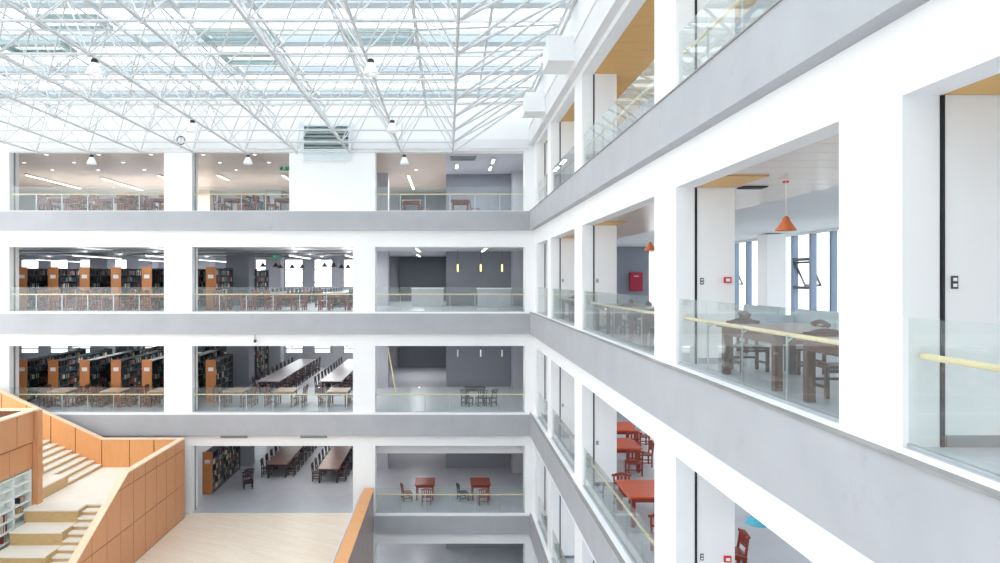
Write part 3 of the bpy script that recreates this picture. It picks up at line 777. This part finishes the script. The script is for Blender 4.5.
# ------------------------------------------------------------------ right wing furniture
cones([(5.0,10.65),(5.0,17.8),(5.0,24.9)], 'lampo', 15.65, 16.51, 'orange cone lamp above the tables along the long facade, '+GAL[3], 'orange cone lamps', .8, 'label', .98)
cones([(5.0,11.6)], 'lampt', 11.0, 11.95, 'teal cone lamp beside the pier with the fire alarm, '+GAL[2], 'teal cone lamps along the long facade', 1.1)
cones([(5.0,18.5)], 'lampt', 11.1, 11.95, 'teal cone lamp over the row of red-orange tables, '+GAL[2], 'teal cone lamps along the long facade', 1.0)
def set_(x, y, z, wx, wy, mt, ml, tl_, cl, grp, seats):
    table(x, y, z, wx, wy, mt, ml, tl_, grp+' tables', .1)
    for dx, dy, rz in seats: chair(x+dx, y+dy, z, rz, ml, cl, grp+' chairs')
for k, (y, wy) in enumerate(((7.85,1.3), (10.05,1.9), (14.6,1.9), (17.4,1.9), (19.6,1.6), (23.4,1.8), (25.5,1.8))):
    wh = 'behind the rail below the orange lamps'
    set_(4.7, y, 13.5, 1.2, wy, 'tabletop_b', 'wood_brown', 'dark brown table behind the long facade rail, %s the back corner, %s' % (ORD[6-k], GAL[3]), 'dark brown chair at the long facade table %s the back corner, %s' % (ORD[6-k], GAL[3]), 'dark brown, %s the back corner' % ORD[6-k],
         [(.9, -.35*wy/1.6, -PI/2), (.75, .5*wy, -PI/2), (.02, wy/2+.28, 0)])
for k, (x, y) in enumerate(((5.6,12.2), (4.95,14.6), (4.9,17.9), (5.4,22.85), (6.05,25.5))):
    set_(x, y, 9.0, 1.15, 1.5, 'wood_orange', 'wood_red', 'red-orange table inside the long facade, %s the back corner, %s' % (ORD[4-k], GAL[2]), 'red-brown chair, red-orange table %s the back corner, %s' % (ORD[4-k], GAL[2]), 'red-orange, %s the back corner' % ORD[4-k],
         [(.25, -.95, PI), (-.3, .95, 0), (.85, .1, -PI/2)])
# sofas by the outer glazing
def sofa(x, y, z):
    t = thing('bench_sofa', 'pale blue-grey bench sofa standing inside the outer glazing, '+GAL[3], 'sofa', (x, y, z), 0, 'pale bench sofas')
    obj('seat', MB().box(-.35, .25, -1.1, 1.1, .12, .42), 'sofa', t); obj('backrest', MB().prism([(.25,.12),(.42,.12),(.46,.72),(.34,.74)], lambda a,b,q: (a,q,b), -1.1, 1.1), 'sofa', t)
    for sy in (-1, 1): obj('armrest', MB().box(-.35, .25, sy*1.1-.12*(sy>0), sy*1.1+.12*(sy<0), .42, .58), 'sofa', t)
    for sx in (-.28, .3):
        for sy in (-1, 1): obj('foot', MB().bar((sx, sy, 0), (sx, sy, .12), .025, 8), 'dgrey', t)
for y in (13.2, 16.2, 19.2): sofa(8.0, y, 13.5)
# wall fittings on the piers
for l in (2, 3):
    for i, (y0, y1) in enumerate(PIERS[1:5]):
        t = thing('switch_panel', 'small dark switch plate on a pier of the long facade, '+GAL[l], 'switch', (4.3, y0-.0, LV[l]+1.4-(.17 if l == 2 else 0)), 0, 'switch plates, '+GAL[l])
        obj('plate', MB().box(-.027, .027, -.015, 0, -.055, .055), 'dgrey', t)
        for zz in (-.025, .025): obj('rocker', MB().box(-.016, .016, -.02, -.015, zz-.014, zz+.014), 'label', t)
for l, z in ((3, 14.92), (2, 10.2)):
    t = thing('fire_alarm', 'red fire alarm call point on the white pier, '+GAL[l], 'alarm', (4.73, 12.2, z))
    obj('case', MB().box(-.06, .06, -.04, 0, -.05, .05), 'red', t); obj('button', MB().box(-.035, .035, -.05, -.04, -.025, .025), 'label', t)
t = thing('fire_cabinet', 'dark red fire hose cabinet on the grey end wall', 'cabinet', (8.85, 33.99, 14.4))
obj('body', MB().box(-.3, .3, -.16, 0, 0, .88), 'darkred', t); obj('door', MB().box(-.27, .27, -.18, -.16, .03, .85), 'darkred', t)
obj('lettering', MB().box(-.12, -.06, -.185, -.18, .68, .72).box(-.04, .02, -.185, -.18, .68, .72).box(.04, .1, -.185, -.18, .68, .72), 'label', t)
t = thing('air_grille', 'black slot air grille in the plank ceiling, '+GAL[3], 'vent', (5.2, 12.3, 16.51))
obj('frame', MB().box(-.21, .21, -.14, .14, -.02, 0), 'black', t)
for k in range(5): obj('slat', MB().box(-.19, .19, -.11+.05*k, -.09+.05*k, -.03, -.02), 'dgrey', t)
t = thing('smoke_detector', 'small reddish smoke detector in the plank ceiling above the lamp', 'detector', (5.35, 11.4, 16.51))
obj('base', MB().lathe([(0,0),(.07,0),(.07,-.02),(.05,-.02)], 14), 'label', t); obj('dome', MB().lathe([(.05,-.02),(.045,-.05),(0,-.06)], 14), 'red', t)
t = thing('air_grille', 'dark air grille near the white ceiling beside the viewer', 'vent', (6.2, 8.2, 16.51))
obj('frame', MB().box(-.4, .4, -.12, .12, -.03, 0), 'black', t); obj('slat', MB().box(-.36, .36, -.02, .02, -.04, -.03), 'dgrey', t)

# ------------------------------------------------------------------ timber stair, landing, deck
struct('floor_deck', MB().box(-11.55, -3.7, 12, BY, 4.2, 4.5), 'deck', 'pale wood deck between the timber walls', 'floor')
ts = thing('timber_stair', 'orange timber panelled stair with pale stepped seating and landing', 'staircase', (-13.4, 26, 4.2))
T0 = 7.95; LZ = 6.75
def topz(y): return T0 if y >= 26 else T0-.5*(26-y)
# outer wall towards the deck: core, panels, coping
prof = [(12, 4.2), (31.6, 4.2), (31.6, T0), (26, T0), (12, max(4.3, topz(12)))]
prof = [(19.0, 4.2), (31.6, 4.2), (31.6, T0), (26, T0), (19.0, topz(19))]
wpart('wall_core', MB().prism(prof, lambda a,b,t: (t,a,b), -11.75, -11.575), 'core', ts)
for k in range(12):
    y0 = 31.6-1.03*(k+1)+.0; y1 = y0+1.03
    for z0, z1 in ((4.5, 6.0), (6.0, 7.5), (7.5, 9)):
        p = [(y0+.015, z0+.015), (y1-.015, z0+.015), (y1-.015, z1-.015), (y0+.015, z1-.015)]
        p = clip(p, 0, 1, T0-.012)
        if len(p) > 2: p = clip(p, -.5, 1, T0-13-.012)
        if len(p) > 2: wpart('timber_panel', MB().prism(p, lambda a,b,t: (t,a,b), -11.575, -11.55), 'panel', ts)
cop = [(31.62, T0), (26, T0), (19.0, topz(19.0)), (19.0, topz(19.0)+.05), (25.99, T0+.05), (31.62, T0+.05)]
wpart('coping', MB().prism(cop, lambda a,b,t: (t,a,b), -11.79, -11.53), 'coping', ts)
# back parapet
XS0, XS1 = -15.1, -19.9
sl = (9-LZ)/(XS0-XS1)
bp = [(-11.75, 4.2), (-11.75, T0), (XS0, T0), (XS1, T0+9-LZ), (-22, T0+9-LZ), (-22, 4.2)]
wpart('wall_core', MB().prism(bp, lambda a,b,t: (a,t,b), 31.42, 31.6), 'core', ts)
for k in range(10):
    x1 = -11.75-1.07*k+(.0 if k else 0); x0 = x1-1.07
    if k >= 3: x1 = XS0-1.07*(k-3)-.08; x0 = x1-1.07
    if k == 3: x1 = XS0
    if k == 2: x0 = XS0
    p = [(x0+.018, LZ+.0), (x1-.018, LZ), (x1-.018, 11), (x0+.018, 11)]
    p = clip(p, 0, 1, T0-.01) if k < 3 else clip(clip(p, sl, 1, T0+sl*XS0-.01), 0, 1, T0+9-LZ-.01)
    if len(p) > 2: wpart('timber_panel', MB().prism(p, lambda a,b,t: (a,t,b), 31.39, 31.42), 'panel2', ts)
cp = [(-11.79, T0), (XS0, T0), (XS1, T0+9-LZ), (-22, T0+9-LZ), (-22, T0+9-LZ+.05), (XS1, T0+9-LZ+.05), (XS0, T0+.05), (-11.79, T0+.05)]
wpart('coping', MB().prism(cp, lambda a,b,t: (a,t,b), 31.37, 31.62), 'coping', ts)
# landing
wpart('landing', MB().box(-15.1, -13.17, 25.6, 31.39, LZ-.06, LZ).box(-13.17, -11.75, 26.267, 31.39, LZ-.06, LZ), 'tread', ts)
wpart('landing_face', MB().box(-15.08, -13.2, 25.63, 25.66, 4.5, LZ-.06), 'riser', ts)
wpart('seat_cheek', MB().box(-13.2, -13.17, 25.6, 26.3, LZ-.5, LZ-.06), 'riser', ts)
wpart('riser', MB().box(-13.17, -11.75, 26.287, 26.317, LZ-.15, LZ-.06), 'riser', ts)
def step(x0, x1, y0, y1, ztop, h, face):
    """tread slab plus riser board facing -y or +x"""
    wpart('tread', MB().box(x0, x1, y0, y1, ztop-.05, ztop), 'tread', ts)
    if face == 'y': wpart('riser', MB().box(x0, x1, y0+.02, y0+.05, ztop-h, ztop-.05), 'riser', ts)
    else: wpart('riser', MB().box(x1-.05, x1-.02, y0, y1, ztop-h, ztop-.05), 'riser', ts)
for k in range(1, 6):       # lower flight: seats and three small risers per seat
    zt = LZ-.45*k; y0 = 25.6-1.0*k
    step(-15.0, -13.2, y0, y0+1.05, zt, .45, 'y')
    wpart('seat_cheek', MB().box(-13.2, -13.17, y0+.0, y0+1.0, zt-.45, zt), 'riser', ts)
for k in range(1, 16):
    zt = LZ-.15*k; y0 = 26.267-.333*k
    step(-13.17, -11.75, y0, y0+.36, zt, .15, 'y')
for k in range(1, 6):       # upper flight: seats in front, small steps behind
    zt = LZ+.45*k; x1 = XS0-.96*(k-1)
    step(x1-1.0, x1, 26.5, 28.6, zt, .45, 'x')
    wpart('seat_cheek', MB().box(x1-.96, x1-.0, 28.57, 28.6, zt-.45, zt-.05), 'riser', ts)
for k in range(1, 16):
    zt = LZ+.15*k; x1 = XS0-.32*(k-1)
    step(x1-.36, x1, 28.6, 31.39, zt, .15, 'x')
# upper platform with parapet
wpart('platform', MB().box(-23.5, -15.14, 14, 26.3, 8.12, 9.0), 'tread', ts)
wpart('platform_top_landing', MB().box(-23.5, -20.0, 26.3, 31.39, 8.8, 9.0), 'tread', ts)
wpart('parapet_core', MB().box(-15.3, -15.14, 14, 26.2, 9.0, 10.15), 'core', ts)
wpart('parapet_core', MB().box(-20.0, -15.3, 26.3, 26.46, 6.75, 10.15), 'core', ts)
for k in range(11):
    y1 = 26.18-1.02*k; y0 = y1-1.02
    wpart('timber_panel', MB().box(-15.14, -15.06, y0+.02, y1-.02, 9.05, 10.15), 'panel', ts)
    wpart('timber_panel', MB().box(-15.14, -15.11, y0-.32, y1-.36 if k else 26.19, 8.12, 9.0), 'panel', ts)
for k in range(4):
    x1 = -15.3-1.1*k
    wpart('timber_panel', MB().box(x1-1.09, x1-.01, 26.46, 26.49, 8.0, 10.14), 'panel2', ts)
wpart('coping', MB().box(-15.34, -15.02, 14, 26.2, 10.15, 10.2), 'coping', ts)
wpart('coping', MB().box(-20.0, -15.02, 26.2, 26.53, 10.15, 10.2), 'coping', ts)
wpart('corner_post', MB().box(-15.3, -14.92, 26.2, 26.5, LZ, 10.15), 'panel', ts)
# white bookcase built under the platform
wb = thing('white_bookcase', 'white cubby bookcase under the timber platform beside the steps', 'bookcase', (-15.2, 24, 4.5))
wpart('back_panel', MB().box(-15.46, -15.42, 18, 26.18, 4.5, 8.08), 'caseW', wb)
for k in range(9):
    y = 26.14-1.02*k
    wpart('upright', MB().box(-15.42, -15.12, y-.05, y+.0, 4.5, 8.08), 'caseW', wb)
for k in range(11):
    z = 8.04-.355*k
    wpart('shelf', MB().box(-15.42, -15.12, 17.98, 26.09, z-.04, z+.0), 'caseW', wb)
wpart('kick_panel', MB().box(-15.12, -15.1, 18, 26.18, 4.5, 4.62), 'caseW', wb)
bc = ['bk5','bk4','bk6','riser','bk2','bk5','bk4']
cols = {'bk5':'red','bk4':'cream','bk6':'grey','riser':'tan','bk2':'navy'}
for q, (k, row) in enumerate(((0,3),(1,4),(1,5),(0,4),(1,6))):
    y = 26.14-1.02*k-.3; z = 8.04-.355*row-.0
    for b in range(5):
        m_ = bc[(q*2+b) % len(bc)]
        hh = .2+.06*((b*3+q) % 3)/2
        o = obj('book', MB().box(-15.4, -15.2, y-.06*b-.055, y-.06*b, z, z+hh), m_)
        tag(o, 'upright %s book in a cubby of the white bookcase' % cols[m_], 'book', '%s books in the white bookcase' % cols[m_])
# deck parapet on the void side
dp = thing('timber_parapet', 'timber deck parapet with orange tile coping beside the dark corner bay', 'parapet', (-3.5, 24, 0))
wpart('core', MB().box(-3.66, -3.34, 12, 31.95, 0, 5.64), 'core', dp)
for k in range(18):
    y1 = 31.95-1.1*k; y0 = y1-1.1
    wpart('coping_tile', MB().box(-3.72, -3.28, y0+.008, y1-.008, 5.64, 5.7), 'panel2', dp)
    for z0, z1 in ((4.0, 5.63), (2.4, 3.99), (.02, 2.39)):
        wpart('side_panel', MB().box(-3.34, -3.31, y0+.008, y1-.008, z0, z1), 'greypanel', dp)
wpart('inner_rail', MB().bar((-3.86, 12, 5.45), (-3.86, 31.9, 5.45), .03, 8), 'wframe', dp)
for k in range(18): wpart('rail_bracket', MB().box(-3.88, -3.66, 31.6-1.1*k, 31.66-1.1*k, 5.36, 5.44), 'wframe', dp)
# slot vents below the second band
for px0, px1 in ((220,247), (300,327)):
    x0 = (px0-448)*32.1/720; x1 = (px1-448)*32.1/720
    t = thing('slot_vent', 'short grey slot vent in the white beam below the concrete band', 'vent', (x0, BY, 7.86), 0, 'slot vents above the deck')
    obj('frame', MB().box(0, x1-x0, -.05, 0, 0, .025).box(0, x1-x0, -.05, 0, .075, .1), 'greymetal', t); obj('louvre', MB().box(0, x1-x0, -.03, 0, .025, .075), 'greymetal', t)
# small camera under the band
x, y, z = pix(255, 338, 32.1)
t = thing('security_camera', 'tiny dark camera hanging below the concrete band of the reading-table bay', 'camera', (x, BY-.1, 12.48))
obj('bracket', MB().bar((0,0,0), (0,0,-.22), .015, 8), 'dgrey', t); obj('body', MB().lathe([(0,-.22),(.06,-.22),(.07,-.28),(.05,-.34),(0,-.36)], 12), 'dgrey', t)

# pipes under the grey ceilings
for l in (2, 3):
    for k, y in enumerate((35.6, 39.4, 43.2)):
        o = obj('ceiling_pipe', MB().bar((XL, y, TOP[l]-.05), (-4.3, y, TOP[l]-.05), .06, 8), 'greymetal')
        tag(o, 'grey service pipe running below the ceiling, '+GAL[l], 'pipe', 'service pipes, '+GAL[l])

# ------------------------------------------------------------------ outside
struct('ground', MB().box(-120, 120, -60, 160, -.6, -.35), 'ground', 'pale ground outside the building', 'ground')
rnd = random.Random(3)
for k, (x, y) in enumerate(((-24,80),(-18.5,82),(-13,80),(-7.5,82))):
    t = thing('tree', 'pale green tree outside the far windows', 'tree', (x, y, -.35), 0, 'trees outside')
    t.rotation_euler.z = k
    obj('trunk', MB().bar((0,0,0), (0,0,10), .22, 8, .1), 'bark', t)
    lf = MB()
    for _ in range(1500):
        u = Vector((rnd.gauss(0,1), rnd.gauss(0,1), rnd.gauss(0,1))).normalized()*rnd.uniform(.55, 1)
        c = Vector((u.x*2.3, u.y*2.3, 11.2+u.z*3.2)); a = Vector((rnd.gauss(0,1), rnd.gauss(0,1), rnd.gauss(0,1))).normalized(); b = a.orthogonal().normalized()
        i = len(lf.v); s = .22
        lf.v += [tuple(c+a*s), tuple(c+b*s), tuple(c-a*s), tuple(c-b*s)]; lf.f.append((i,i+1,i+2,i+3)); lf.m.append(0)
    obj('foliage', lf, 'leaf', t)
